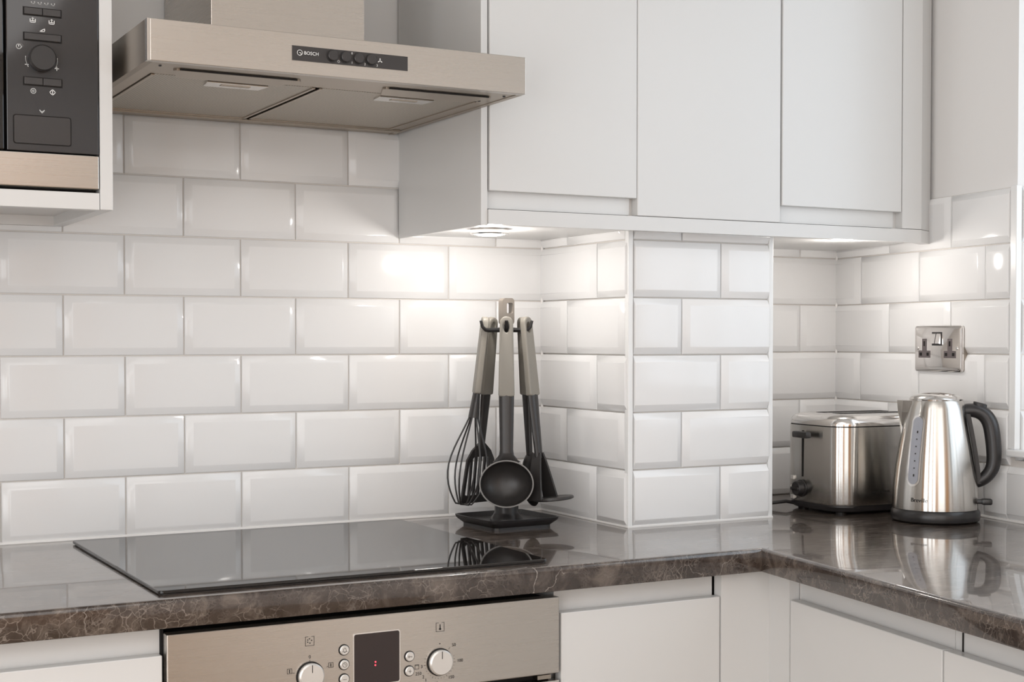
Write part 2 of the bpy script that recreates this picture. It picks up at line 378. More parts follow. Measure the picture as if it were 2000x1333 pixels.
# sealant beads where tiles meet the worktop and corners
def bead(path, r=0.0035): return tube(path, r, 8)
mk('sealant', bead([(-2.0, -0.002, 0.001), (0.0, -0.002, 0.001)]), M_SEAL, wall_back, smooth=True, world=False)
mk('sealant', bead([(0.0, -0.001, 0.0), (0.0, -0.001, 0.526)], 0.003), M_SEAL, wall_back, smooth=True, world=False)
mk('sealant', bead([(-0.001, 0.0, 0.001), (-0.001, -CDp - 0.001, 0.001), (CW + 0.001, -CDp - 0.001, 0.001), (CW + 0.001, 0, 0.001)], 0.0032), M_SEAL, col, smooth=True, world=False)
mk('sealant', bead([(0.0, -0.002, 0.001), (1.5, -0.002, 0.001)]), M_SEAL, wall_right, smooth=True, world=False)
mk('sealant', bead([(0.001, -0.001, 0.0), (0.001, -0.001, 0.56)], 0.003), M_SEAL, wall_right, smooth=True, world=False)
# window with tiled reveal
jf = bpy.data.objects.new('window_reveal', None); C.objects.link(jf); jf.parent = wall_right; jf.location = (S0 + 0.0042, 0.0, 0); jf.rotation_euler = (0, 0, PI / 2)
mk('grout', box(S0 - 0.002, S0 + 0.0035, 0.0, 0.2, ZS, 6 * ROW), M_GROUT, wall_right, world=False)
tile_rows(jf, 0.010, 0.196, lambda r: 0.012 if r % 2 else 0.113, 2, 6)
mk('corner_trim', box(S0 - 0.010, S0 + 0.0072, -0.0035, 0.009, ZS, 6 * ROW + 0.002, bev=0.0012), M_TRIM, wall_right, world=False)
win = struct('window_1', join(box(S0 + 0.004, S0 + 0.06, 0.17, 0.235, ZS, ZH), box(S1 - 0.06, S1, 0.17, 0.235, ZS, ZH), box(S0 + 0.004, S1, 0.17, 0.235, ZS, ZS + 0.06), box(S0 + 0.004, S1, 0.17, 0.235, ZH - 0.06, ZH), box((S0 + S1) / 2 - 0.03, (S0 + S1) / 2 + 0.03, 0.17, 0.235, ZS, ZH)), M_TRIM, 'white framed window in the right wall', QB, RB)
mk('pane', box(S0 + 0.05, S1 - 0.05, 0.20, 0.206, ZS + 0.05, ZH - 0.05), M_GLASS, win, world=False)
sill = mk('window_sill', box(S0 - 0.006, S1, -0.014, 0.18, ZS - 0.013, ZS, bev=0.003), M_TRIM, win, world=False)
def frame(a0, a1, z0, z1, f):
    return join(*[f(p0, p1, q0, q1) for p0, p1, q0, q1 in ((a0, a0 + 0.06, z0, z1), (a1 - 0.06, a1, z0, z1), (a0 + 0.06, a1 - 0.06, z0, z0 + 0.06), (a0 + 0.06, a1 - 0.06, z1 - 0.06, z1))])
struct('window_2', frame(-2.58, -0.86, -0.81, 1.31, lambda a, b, c, d: box(a, b, YB, YB + 0.03, c, d)), M_TRIM, 'white window frame added around the rear fill light, out of view')  # unseen frame added to go with the rear fill light
struct('window_3', join(*[box(XL, XL + 0.05, a, b, c, d) for a, b, c, d in ((-3.86, -3.58, -0.9, 1.4), (-2.98, -2.75, -0.9, 1.4), (-2.15, -1.92, -0.9, 1.4), (-1.32, -1.04, -0.9, 1.4), (-3.58, -1.32, 1.22, 1.4), (-3.58, -1.32, -0.9, -0.72))]), M_DOOR, 'oak frame added around the left fill lights, out of view')  # unseen oak posts added between the left fill lights
# oak doors added out of view for warm bands in the steel
d1 = struct('door_added_1', box(0.25, 0.95, YB, YB + 0.04, ZF, 1.1, bev=0.004), M_DOOR, 'plain oak door added behind the camera for warm reflections')
struct('door_added_2', box(-0.80, -0.10, YB, YB + 0.04, ZF, 1.1, bev=0.004), M_DOOR, 'oak door added beside the rear fill light for warm reflections')
struct('door_added_3', box(XL, XL + 0.04, -4.55, -3.95, ZF, 1.25, bev=0.004), M_DOOR, 'oak door added at the end of the left wall for warm reflections')

# ------------------------------------------------------------------ worktop
WY = -0.6165
ic = (0.0508, WY - 0.0025)
dl = (-0.1505, -0.9886)
pts = [(-2.3, -0.0008), (-0.0008, -0.0008), (-0.0008, -CDp - 0.0008), (CW + 0.0008, -CDp - 0.0008), (CW + 0.0008, -0.0008), (0.7415, -0.0008)]
e1 = QB + DB * 1.62 + INB * -0.002
pts += [(e1.x, e1.y), (ic[0] + dl[0] * 1.02, ic[1] + dl[1] * 1.02), ic, (-2.3, WY)]
bm = prism(list(reversed(pts)), -0.038, 0.0)
def onfront(v):
    p_ = v.co
    if abs(p_.y - WY) < 0.004 and p_.x < 0.06: return True
    t_ = (Vector((p_.x, p_.y)) - Vector(ic)); return abs(t_.x * -dl[1] + t_.y * dl[0]) < 0.002 and p_.y < WY + 0.001
fe = [e for e in bm.edges if all(onfront(v) for v in e.verts) and abs(e.verts[0].co.z - e.verts[1].co.z) < 1e-6]
bmesh.ops.bevel(bm, geom=[e for e in fe if e.verts[0].co.z > -0.01], offset=0.007, segments=5, affect='EDGES', profile=0.5)
fe = [e for e in bm.edges if all(onfront(v) for v in e.verts) and all(v.co.z < -0.03 for v in e.verts)]
bmesh.ops.bevel(bm, geom=fe, offset=0.003, segments=2, affect='EDGES', profile=0.5)
wt = mk('worktop', bm, M_MARBLE, smooth=True)
tag(wt, 'glossy brown marble-effect worktop running round the corner', 'worktop')

# ------------------------------------------------------------------ hob
hob = thing('ceramic_hob', 'frameless black glass hob set on the marble worktop', 'hob', (-0.614, -0.315, 0))
mk('glass_top', plate_y(rrect(-0.9065, -0.3225, -0.586, -0.045, 0.006, 3), 0, 1).copy() if False else prism(rrect(-0.9065, -0.3225, -0.586, -0.045, 0.006, 3), 0.0015, 0.0062, 0.0012), M_BLACKG, hob)
mk('seal', prism(rrect(-0.9035, -0.3255, -0.583, -0.048, 0.006, 3), 0.0, 0.0016), M_BLACK, hob)

# ------------------------------------------------------------------ wall cabinets right of the hood
YF = -0.356; ZB = 0.522; ZT = 1.22
def wcab(label, x0, x1, zdoor, door_x0, door_x1):
    t = thing('wall_cabinet', label, 'cabinet', ((x0 + x1) / 2, YF, ZB + 0.026))
    mk('carcass', box(x0, x1, -0.337, -0.006, ZB + 0.0245, ZT), M_CARC, t)
    d = mk('door', box(door_x0, door_x1, YF, YF + 0.0185, zdoor, ZT, bev=0.0012), M_CAB, t)
    return t
c1 = wcab('light grey wall cabinet with handleless door next to the extractor hood', -0.3005, -0.0135, 0.577, -0.3005, -0.0142)
c2 = wcab('light grey wall cabinet with full-length flush door between two short doors', -0.0135, 0.3005, 0.5475, -0.0128, 0.2985)
c3 = wcab('light grey wall cabinet with handleless door next to the right wall', 0.3005, 0.5955, 0.579, 0.3030, 0.5935)
mk('handle_rail', box(-0.3005, -0.0212, -0.3425, -0.3371, 0.5486, 0.60), M_CAB, c1)
mk('handle_rail', box(0.3005, 0.5840, -0.3425, -0.3371, 0.5486, 0.60), M_CAB, c3)
for c_, x0, x1 in ((c1, -0.3000, -0.0212), (c3, 0.3010, 0.5840)): mk('gap_shade_strip', box(x0, x1, -0.3384, -0.3371, 0.5466, 0.5486), M_DARK, c_)  # dark strips standing in for the shadow line above the pelmet
mk('end_panel', prism([(-0.3065, -0.0045), (-0.3005, -0.0045), (-0.3030, YF + 0.003), (-0.3150, YF + 0.003)], ZB - 0.002, ZT, 0.0008), M_CAB, c1)
mk('filler_panel', prism([(0.5955, YF), (0.645, YF), (0.6965, -0.327), (0.690, -0.305), (0.5955, -0.330)], 0.5475, ZT), M_CAB, c3)
pel = mk('cabinet_pelmet', join(prism([(-0.3025, YF), (0.645, YF), (0.6945, -0.329), (0.690, -0.305), (0.64, -0.338), (-0.3025, -0.338)], ZB, ZB + 0.0245), prism([(-0.3010, -0.338), (0.64, -0.338), (0.7, -0.2), (0.725, -0.006), (-0.3010, -0.006)], ZB + 0.004, ZB + 0.0235)), M_CAB)
tag(pel, 'long light grey pelmet board along the underside of the wall cabinets', 'pelmet')
# spot lamps under the cabinets
def puck(x, y, label, power, dz=0.0):
    ZB = 0.522 + dz
    t = thing('cabinet_light', label, 'lamp', (x, y, ZB + 0.004))
    mk('ring', lathe([(0.0335, ZB + 0.005), (0.0345, ZB - 0.004), (0.033, ZB - 0.006), (0.029, ZB - 0.006), (0.028, ZB - 0.003)], 40, x, y), M_POL, t, smooth=True)
    mk('lens', lathe([(0.0285, ZB - 0.002), (0.0285, ZB - 0.005), (0.02, ZB - 0.0075), (0.008, ZB - 0.0085)], 40, x, y), M_LENS, t, smooth=True)
    l = bpy.data.lights.new('cabinet_lamp', 'POINT'); l.shadow_soft_size = 0.02; l.energy = power; l.color = (1.0, 0.95, 0.90)
    o = bpy.data.objects.new('cabinet_lamp', l); C.objects.link(o); o.parent = t; o.location = (0, 0, -0.036 if dz == 0 else -0.030)
puck(-0.2285, -0.217, 'round steel spot lamp under the cabinet above the utensil holder', 0.95)
puck(0.500, -0.300, 'round steel spot lamp under the cabinet above the toaster', 0.85, 0.0105)

# ------------------------------------------------------------------ microwave in its cabinet
XR = -0.9085
mc = thing('microwave_cabinet', 'light grey cabinet housing the built-in microwave', 'cabinet', (-1.2, -0.18, 0.52))
mk('side_panel', box(-0.9268, XR, YF, -0.0045, 0.519, ZT, bev=0.0008), M_CAB, mc)
mk('bottom_rail', box(-1.60, -0.9275, YF, YF + 0.0185, 0.5185, 0.5425, bev=0.0008), M_CAB, mc)
mk('bottom_board', box(-1.60, -0.9268, YF + 0.0185, -0.0045, 0.5345, 0.5425), M_CARC, mc)
mk('side_panel', box(-1.618, -1.60, YF, -0.0045, 0.519, ZT, bev=0.0008), M_CAB, mc)
mk('back_rail', box(-1.60, -0.9268, -0.022, -0.0045, 0.519, 0.5345), M_CARC, mc)
mw = thing('microwave', 'black built-in microwave with a steel strip along its bottom', 'microwave', (-1.2, -0.2, 0.545))
mk('body', box(-1.59, -0.9300, YF + 0.022, -0.02, 0.5445, 0.93), M_DARK, mw)
mk('steel_strip', box(-1.598, -0.9285, YF - 0.002, YF + 0.02, 0.5475, 0.5945, bev=0.0012), M_STEEL, mw)
cp = mk('control_panel', box(-1.0535, -0.9285, YF - 0.002, YF + 0.02, 0.5965, 0.935, bev=0.001), M_MW, mw)
dr = mk('door', box(-1.598, -1.0575, YF - 0.004, YF + 0.02, 0.5965, 0.935, bev=0.0015), M_BLACKG, mw)
yb = YF - 0.002
def mbutton(x0, x1, z0, z1, n):
    mk('button_recess', box(x0 - 0.0012, x1 + 0.0012, yb - 0.0002, yb + 0.002, z0 - 0.0016, z1 + 0.001), M_DARK, mw)
    wd = (x1 - x0) / n
    for k in range(n):
        mk('button', box(x0 + k * wd + 0.0004, x0 + (k + 1) * wd - 0.0004, yb - 0.0022, yb + 0.002, z0, z1, bev=0.0007), M_PANEL, mw)
mbutton(-1.0300, -0.9800, 0.7855, 0.7950, 2)
mbutton(-1.0300, -0.9800, 0.7505, 0.7600, 1)
mbutton(-1.0305, -0.9795, 0.6885, 0.6985, 2)
mk('button_recess', plate_y(rrect(-1.0455, -0.9665, 0.6055, 0.6465, 0.004), yb - 0.0002, yb + 0.002), M_DARK, mw)
mk('door_button', plate_y(rrect(-1.0440, -0.9680, 0.6070, 0.6450, 0.003), yb - 0.0012, yb + 0.002), M_PANEL, mw)
kb = mk('knob', join(disc_y(-1.0065, 0.7250, 0.0185, yb - 0.013, yb, 40, 0.002)), M_BLACKS, mw, smooth=True)
pr = []
def stroke(*pp): mk('symbol', join(*[line_front(q_, yb - 0.0004, 0.0009) for q_ in pp]), M_WHITE, cp)
def arc(cx, cz, r, a0, a1, n=10): return [(cx + r * math.cos(a0 + (a1 - a0) * k / n), cz + r * math.sin(a0 + (a1 - a0) * k / n)) for k in range(n + 1)]
stroke(arc(-1.0065, 0.7250, 0.0215, PI * 0.97, PI * 1.18)); stroke(arc(-1.0065, 0.7250, 0.0215, -PI * 0.17, PI * 0.04))
stroke([(-1.0285, 0.7160), (-1.0245, 0.7160)]); stroke([(-0.9885, 0.7135), (-0.9835, 0.7135)], [(-0.9860, 0.7110), (-0.9860, 0.7160)])
stroke(arc(-1.0370, 0.7400, 0.0033, 0, 2 * PI), arc(-1.0345, 0.7415, 0.0025, -1, 2.6), [(-1.0370, 0.7400), (-1.0370, 0.7420)])
for cx, cz in ((-1.0180, 0.7775), (-0.9925, 0.7775)):
    stroke([(cx - 0.0035, cz + 0.002), (cx - 0.0035, cz - 0.0025), (cx + 0.0035, cz - 0.0025), (cx + 0.0035, cz + 0.002)], [(cx - 0.002, cz - 0.0005), (cx + 0.002, cz - 0.0005)], [(cx - 0.001, cz + 0.003), (cx + 0.001, cz + 0.003)], [(cx, cz), (cx, cz + 0.004)])
stroke([(-1.0085, 0.7635), (-1.0020, 0.7635), (-1.0020, 0.7675), (-1.0085, 0.7635)])
stroke(arc(-1.0180, 0.6800, 0.0035, 0, 2 * PI), arc(-1.0180, 0.6800, 0.0014, 0, 2 * PI, 5))
stroke([(-0.9960, 0.6800), (-0.9920, 0.6840), (-0.9880, 0.6800), (-0.9920, 0.6760), (-0.9960, 0.6800)], [(-0.9920, 0.6780), (-0.9920, 0.6820)])
stroke([(-1.0095, 0.6540), (-1.0065, 0.6500), (-1.0035, 0.6540)], [(-1.0085, 0.6520), (-1.0045, 0.6520)], [(-1.0065, 0.6500), (-1.0065, 0.6525)])
for k in range(4): stroke(arc(-1.0175 + k * 0.009, 0.8030, 0.0022, -PI, 0.3, 6))

# ------------------------------------------------------------------ extractor hood
HX0, HX1, HY, HZ0, HZ1 = -0.8965, -0.3160, -0.505, 0.7095, 0.7660
hd = thing('extractor_hood', 'brushed steel box extractor hood with chimney on the tiled wall', 'hood', (-0.606, -0.25, HZ0))
mk('front_panel', box(HX0 + 0.004, HX1, HY, HY + 0.012, HZ0, HZ1, bev=0.0008), M_STEEL, hd)
mk('corner_strip', box(HX0, HX0 + 0.0038, HY + 0.001, HY + 0.012, HZ0, HZ1), M_POL, hd)
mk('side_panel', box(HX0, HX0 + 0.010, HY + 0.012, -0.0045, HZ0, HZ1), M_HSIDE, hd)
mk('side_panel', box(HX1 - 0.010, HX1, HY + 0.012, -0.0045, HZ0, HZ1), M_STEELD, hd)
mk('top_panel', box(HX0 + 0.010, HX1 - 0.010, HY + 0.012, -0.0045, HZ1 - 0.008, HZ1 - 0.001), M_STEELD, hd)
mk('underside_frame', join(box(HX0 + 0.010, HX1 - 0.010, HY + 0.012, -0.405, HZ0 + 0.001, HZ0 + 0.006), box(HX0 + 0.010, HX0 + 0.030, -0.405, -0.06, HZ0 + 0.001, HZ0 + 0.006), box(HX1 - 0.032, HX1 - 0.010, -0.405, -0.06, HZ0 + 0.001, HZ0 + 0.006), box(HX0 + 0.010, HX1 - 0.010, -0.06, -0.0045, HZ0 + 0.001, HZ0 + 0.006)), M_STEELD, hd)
mk('back_rail', box(HX0 + 0.01, HX1 - 0.012, -0.062, -0.048, HZ0 - 0.003, HZ0 + 0.002, bev=0.0015), M_STEELD, hd)
for x0, x1 in ((HX0 + 0.031, -0.6195), (-0.6130, HX1 - 0.034)):
    f = mk('filter', box(x0, x1, -0.404, -0.064, HZ0 + 0.0005, HZ0 + 0.006), M_FILT, hd)
    mk('filter_frame', join(box(x0, x0 + 0.005, -0.404, -0.064, HZ0 - 0.0012, HZ0 + 0.004), box(x1 - 0.005, x1, -0.404, -0.064, HZ0 - 0.0012, HZ0 + 0.004), box(x0, x1, -0.07, -0.064, HZ0 - 0.0012, HZ0 + 0.004)), M_STEELD, hd)
for x0, x1, h0, h1 in ((-0.843, -0.664, -0.782, -0.690), (-0.527, -0.352, -0.512, -0.420)):
    mk('latch_plate', prism([(x0, -0.458), (x1, -0.458), (x1 + 0.004, -0.452), (x1 - 0.014, -0.402), (x0 + 0.014, -0.402), (x0 - 0.004, -0.452)], HZ0 - 0.0018, HZ0 + 0.002, 0.0006), M_STEELD, hd)
    mk('latch_slot', box(x0 + 0.004, x1 - 0.004, -0.4605, -0.4580, HZ0 - 0.0016, HZ0 + 0.0005), M_DARK, hd)
    lt = mk('filter_latch', prism([(h0, -0.397), (h1, -0.397), (h1 - 0.004, -0.362), (h0 + 0.004, -0.362)], HZ0 - 0.0035, HZ0 + 0.002, 0.0006), M_POL, hd)
    mk('latch_grip', box((h0 + h1) / 2 - 0.022, (h0 + h1) / 2 + 0.022, -0.387, -0.377, HZ0 - 0.0042, HZ0 - 0.002), M_STEELD, hd)
for x, y in ((-0.335, -0.47), (-0.350, -0.415), (-0.87, -0.47)):
    mk('screw', lathe([(0.0022, HZ0 + 0.002), (0.0022, HZ0 - 0.0005), (0.001, HZ0 - 0.001)], 10, x, y), M_PANEL, hd)
mk('chimney', box(-0.738, -0.484, -0.270, -0.0045, HZ1 - 0.001, 1.42, bev=0.001), M_STEEL, hd)
pn = mk('control_panel', box(-0.6925, -0.5145, HY - 0.0012, HY + 0.004, 0.7278, 0.7485), M_PANEL, hd)
for x in (-0.6322, -0.6122, -0.5922, -0.5728):
    mk('button_collar', ring_y(x, 0.7388, 0.0074, 0.0090, HY - 0.0020, HY, 28), M_BLACK, pn, smooth=True)
    mk('button', disc_y(x, 0.7390, 0.0075, HY - 0.0062, HY, 28, 0.0008), M_PANEL, pn, smooth=True)
yp = HY - 0.0015
mk('lettering', text_front('BOSCH', -0.6640, yp, 0.7390, 0.0068), M_WHITE, pn)
mk('emblem', join(ring_y(-0.6812, 0.7390, 0.0034, 0.0041, yp, yp + 0.0005, 20), line_front([(-0.6829, 0.7390), (-0.6829, 0.7418), (-0.6829, 0.7362), (-0.6829, 0.7390), (-0.6795, 0.7390), (-0.6795, 0.7418), (-0.6795, 0.7362)], yp, 0.0007)), M_WHITE, pn)
for c_, x, z in (('0', -0.6022, 0.7452), ('1', -0.6022, 0.7318), ('2', -0.5822, 0.7314), ('3', -0.5632, 0.7312)): mk('numeral', text_front(c_, x, yp, z, 0.0046), M_WHITE, pn)
mk('lamp_symbol', line_front(arc(-0.6228, 0.7318, 0.0016, 0, 2 * PI, 8), yp, 0.0005), M_WHITE, pn)
mk('fan_symbol', join(*[line_front([(-0.5585, 0.7385), (-0.5585 + 0.003 * math.cos(a), 0.7385 + 0.003 * math.sin(a))], yp, 0.0013) for a in (PI / 2, PI * 7 / 6, PI * 11 / 6)]), M_WHITE, pn)

# ------------------------------------------------------------------ base units
YB_ = -0.595; ZU = -0.0385; ZK = -0.79
def base_unit(label, x0, x1, ztop, loc, rz, rail_x1=None, depth=0.53):
    """local: x along the front, y into the cabinet, front face at y=0"""
    t = thing('base_cabinet', label, 'cabinet', loc, rz)
    k = dict(world=False)
    mk('carcass', box(x0, x1, 0.036, depth, ZK, ZU - 0.003), M_CARC, t, **k)
    mk('door', box(x0 + 0.0015, x1 - 0.0015, 0.0, 0.0185, ZK, ztop, bev=0.0014), M_CAB, t, **k)
    mk('handle_rail', box(x0, (x1 if rail_x1 is None else rail_x1), 0.020, 0.036, ztop - 0.05, ZU - 0.004), M_CAB, t, **k)
    mk('plinth', box(x0, x1, 0.05, 0.066, ZF + 0.001, ZK), M_CAB, t, **k)
    return t
bl = base_unit('light grey base cabinet with handleless door under the microwave end', -1.50, -0.9035, -0.0765, (0, YB_, 0), 0)
br = base_unit('light grey base cabinet with handleless door between the oven and the corner', -0.3065, -0.0105, -0.0755, (0, YB_, 0), 0, -0.0135)
cpn = mk('corner_post', prism([(-0.0098, YB_), (0.0868, YB_), (0.0868 + dl[0] * 0.0625, YB_ + dl[1] * 0.0625), (0.0868 + dl[0] * 0.0625 + 0.018, YB_ + dl[1] * 0.0625 - 0.0027), (0.1068, YB_ + 0.0185), (-0.0098, YB_ + 0.0185)], ZK, ZU), M_CAB)
tag(cpn, 'light grey corner post joining the two runs of base cabinets', 'panel')
RR = math.atan2(dl[1], dl[0])
b3 = base_unit('light grey base cabinet with handleless door under the kettle end, beside the corner post', 0.0640, 0.4550, -0.0785, (0.0868, YB_, 0), RR, depth=0.48)
b4 = base_unit('light grey base cabinet with handleless door under the window, further from the corner', 0.4560, 0.9560, -0.0785, (0.0868, YB_, 0), RR, depth=0.48)
mk('side_return', box(0.0630, 0.0645, 0.0185, 0.036, -0.12, ZU - 0.002), M_CARC, b3, world=False)
mk('gap_shade_strip', box(0.4715, 0.4735, 0.0185, 0.0205, -0.12, ZU - 0.004), M_DARK, b4, world=False)  # dark strip standing in for the shaded gap in the rail

# ------------------------------------------------------------------ oven
ov = thing('oven', 'brushed steel built-in oven with white knobs under the hob', 'oven', (-0.606, -0.35, -0.62))
YO = -0.600
mk('body', box(-0.890, -0.322, YO + 0.022, -0.06, -0.62, -0.0530), M_DARK, ov)
mk('housing_side', box(-0.9030, -0.8990, YO + 0.022, -0.06, -0.62, ZU - 0.003), M_DARK, ov)
pnl = mk('control_panel', box(-0.9005, -0.3110, YO, YO + 0.02, -0.1635, -0.0495, bev=0.0016), M_STEEL, ov)
mk('door', box(-0.9005, -0.3120, YO + 0.001, YO + 0.02, -0.62, -0.1745, bev=0.0015), M_BLACKG, ov)
mk('door_trim', box(-0.9005, -0.3120, YO - 0.001, YO + 0.012, -0.1775, -0.1740), M_POL, ov)
mk('hinge', box(-0.345, -0.322, YO + 0.006, YO + 0.02, -0.172, -0.166), M_STEELD, ov)
ds = mk('display_frame', plate_y(rrect(-0.6415, -0.5705, -0.1475, -0.0728, 0.004), YO - 0.0012, YO + 0.002), M_POL, ov)
mk('display', plate_y(rrect(-0.6400, -0.5720, -0.1460, -0.0743, 0.003), YO - 0.0016, YO + 0.002), mat('display_glass', (0.022, 0.012, 0.011), 0.08), ov)
mk('display_dots', join(disc_y(-0.6085, -0.1150, 0.0011, YO - 0.0022, YO - 0.001, 10), disc_y(-0.6088, -0.1195, 0.0011, YO - 0.0022, YO - 0.001, 10)), M_RED, ds)
btn = []
for x, z in ((-0.6548, -0.0938), (-0.6548, -0.1140), (-0.6548, -0.1342), (-0.5562, -0.1130), (-0.5566, -0.1337)):
    mk('button_collar', ring_y(x, z, 0.0066, 0.0078, YO - 0.0012, YO + 0.001, 28), M_DARK, ov)
    btn.append(mk('button', disc_y(x, z, 0.0067, YO - 0.0035, YO + 0.001, 28, 0.0010), M_KNOB, ov, smooth=True))
for x, z in ((-0.7040, -0.1245), (-0.5088, -0.1262)):
    mk('knob_collar', ring_y(x, z, 0.0175, 0.0198, YO - 0.002, YO + 0.001, 40), M_DARK, ov)
    kn = mk('knob', disc_y(x, z, 0.0182, YO - 0.009, YO, 40, 0.002), M_KNOB, ov, smooth=True)
    mk('pointer', box(x - 0.0005, x + 0.0005, YO - 0.0094, YO - 0.008, z + 0.006, z + 0.0165), M_INK, kn)
yi = YO - 0.0004
def ik(*pp, wd=0.0005, extra=(), name='symbol'): mk(name, join(*[line_front(q_, yi, wd) for q_ in pp], *extra), M_INK, pnl)
def ibox(cx, cz, h): return [(cx - h * 0.4, cz + h), (cx - h, cz + h), (cx - h, cz - h), (cx + h, cz - h), (cx + h, cz + h), (cx + h * 0.4, cz + h)]
dot = lambda x, z, r: disc_y(x, z, r, yi, yi + 0.0005, 10)
ik(ibox(-0.7045, -0.0768, 0.0062), extra=[dot(-0.7048 + 0.0030 * math.cos(a), -0.0765 + 0.0030 * math.sin(a), 0.0009) for a in (0.2, 1.6, 2.6, 3.6, 4.9)])
ik(ibox(-0.5080, -0.0762, 0.0062), [(-0.5084, -0.0725), (-0.5084, -0.0785), (-0.5076, -0.0785), (-0.5076, -0.0725)], extra=[dot(-0.5080, -0.0790, 0.0017)])
ik([(-0.7045, -0.1025), (-0.7045, -0.1048)], name='tick'); mk('mark', dot(-0.5085, -0.1000, 0.0009), M_INK, pnl)
for k in range(24):
    a = math.radians(50 - k * 11.2)
    r0, r1 = (0.0222, 0.0250) if k in (0, 5, 10, 15, 20, 22) else (0.0228, 0.0238)
    if k in (1, 2): continue
    ik([(-0.5088 + r0 * math.cos(a), -0.1262 + r0 * math.sin(a)), (-0.5088 + r1 * math.cos(a), -0.1262 + r1 * math.sin(a))], wd=0.0004, name='tick')
for c_, x, z in (('0', -0.7045, -0.0985), ('50', -0.4862, -0.1040), ('100', -0.4765, -0.1275), ('150', -0.4905, -0.1500), ('200', -0.5160, -0.1565), ('250', -0.5420, -0.1395), ('1', -0.5305, -0.1500), ('2', -0.5345, -0.1450), ('3', -0.5370, -0.1300)):
    mk('numeral', text_front(c_, x, yi, z, 0.0064), M_INK, pnl)
ik([(-0.5475, -0.1265), (-0.5475, -0.1325), (-0.5415, -0.1325), (-0.5415, -0.1265), (-0.5475, -0.1265)], [(-0.5475, -0.1275), (-0.5415, -0.1275)])
for cx, cz in ((-0.7335, -0.1150), (-0.6740, -0.1128)):
    ik([(cx - 0.0032, cz + 0.0032), (cx - 0.0032, cz - 0.0032), (cx + 0.0032, cz - 0.0032), (cx + 0.0032, cz + 0.0032), (cx - 0.0032, cz + 0.0032)], [(cx - 0.0004, cz + 0.002), (cx - 0.0004, cz - 0.002), (cx + 0.0004, cz - 0.002), (cx + 0.0004, cz + 0.002)])
ik([(-0.7290, -0.1178), (-0.7265, -0.1182)], name='tick'); ik([(-0.6800, -0.1150), (-0.6785, -0.1140)], name='tick')
yk = YO - 0.0038
def bk(i, *pp, extra=()): mk('symbol', join(*[line_front(q_, yk, 0.0005) for q_ in pp], *extra), M_INK, btn[i])
bk(0, [(-0.6580, -0.0958), (-0.6568, -0.0945), (-0.6562, -0.0915), (-0.6548, -0.0905), (-0.6534, -0.0915), (-0.6528, -0.0945), (-0.6516, -0.0958), (-0.6580, -0.0958)], extra=[disc_y(-0.6548, -0.0967, 0.0007, yk, yk + 0.0003, 8)])
bk(1, arc(-0.6548, -0.1140, 0.0032, 0, 2 * PI, 16), [(-0.6548, -0.1118), (-0.6548, -0.1140), (-0.6530, -0.1145)])
bk(2, [(-0.6575, -0.1342), (-0.6521, -0.1342)])
bk(3, arc(-0.5582, -0.1130, 0.0013, 0, 2 * PI, 8), [(-0.5569, -0.1130), (-0.5535, -0.1130)], [(-0.5540, -0.1130), (-0.5540, -0.1138)])
bk(4, [(-0.5590, -0.1337), (-0.5542, -0.1337)], [(-0.5566, -0.1313), (-0.5566, -0.1361)])

# ------------------------------------------------------------------ double socket on the right wall
so = thing('power_socket', 'chrome double power socket with black inserts on the tiled right wall', 'socket', QB, RB)
so_x, so_z = 0.3715, 0.3155
k = dict(world=False)
pts = rrect(so_x - 0.0735, so_x + 0.0735, so_z - 0.0445, so_z + 0.0445, 0.005)
def inset(pts, d): return [(so_x + (x - so_x) * (1 - d / 0.0735), so_z + (z - so_z) * (1 - d / 0.0445)) for x, z in pts]
mk('back_plate', plate_y(pts, -0.0085, 0.0), M_STEELD, so, **k)
mk('plate', loft([[(x, -0.0075, z) for x, z in pts], [(x, -0.0115, z) for x, z in pts], [(x, -0.0145, z) for x, z in inset(pts, 0.005)]]), M_MIRROR, so, smooth=True, **k)
yq = -0.0150
mk('switch_frame', box(so_x - 0.0155, so_x + 0.0155, yq, -0.012, so_z + 0.006, so_z + 0.0325), M_PANEL, so, **k)
for dx in (-0.0072, 0.0072):
    mk('switch', loft([[(so_x + dx - 0.0062, yq - 0.001, so_z + 0.009), (so_x + dx + 0.0062, yq - 0.001, so_z + 0.009), (so_x + dx + 0.0062, yq - 0.001, so_z + 0.0300), (so_x + dx - 0.0062, yq - 0.001, so_z + 0.0300)], [(so_x + dx - 0.0062, yq - 0.0060, so_z + 0.010), (so_x + dx + 0.0062, yq - 0.0060, so_z + 0.010), (so_x + dx + 0.0062, yq - 0.0020, so_z + 0.0290), (so_x + dx - 0.0062, yq - 0.0020, so_z + 0.0290)]]), M_MIRROR, so, **k)
for sx in (-0.0395, 0.0395):
    cx = so_x + sx
    mk('socket_insert', join(box(cx - 0.0068, cx + 0.0068, yq, -0.012, so_z - 0.004, so_z + 0.0195), box(cx - 0.0185, cx + 0.0185, yq, -0.012, so_z - 0.0180, so_z - 0.004)), mat('socket_grey', (0.12, 0.10, 0.10), 0.5), so, **k)
    mk('pin_holes', join(box(cx - 0.0022, cx + 0.0022, yq - 0.0004, -0.012, so_z + 0.005, so_z + 0.0145), box(cx - 0.0145, cx - 0.0075, yq - 0.0004, -0.012, so_z - 0.0140, so_z - 0.0080), box(cx + 0.0075, cx + 0.0145, yq - 0.0004, -0.012, so_z - 0.0140, so_z - 0.0080)), M_DARK, so, **k)
for sx in (-0.0610, 0.0610):
    mk('screw', disc_y(so_x + sx, so_z + 0.001, 0.0034, yq - 0.0008, -0.012, 16, 0.0006), M_POL, so, smooth=True, **k)

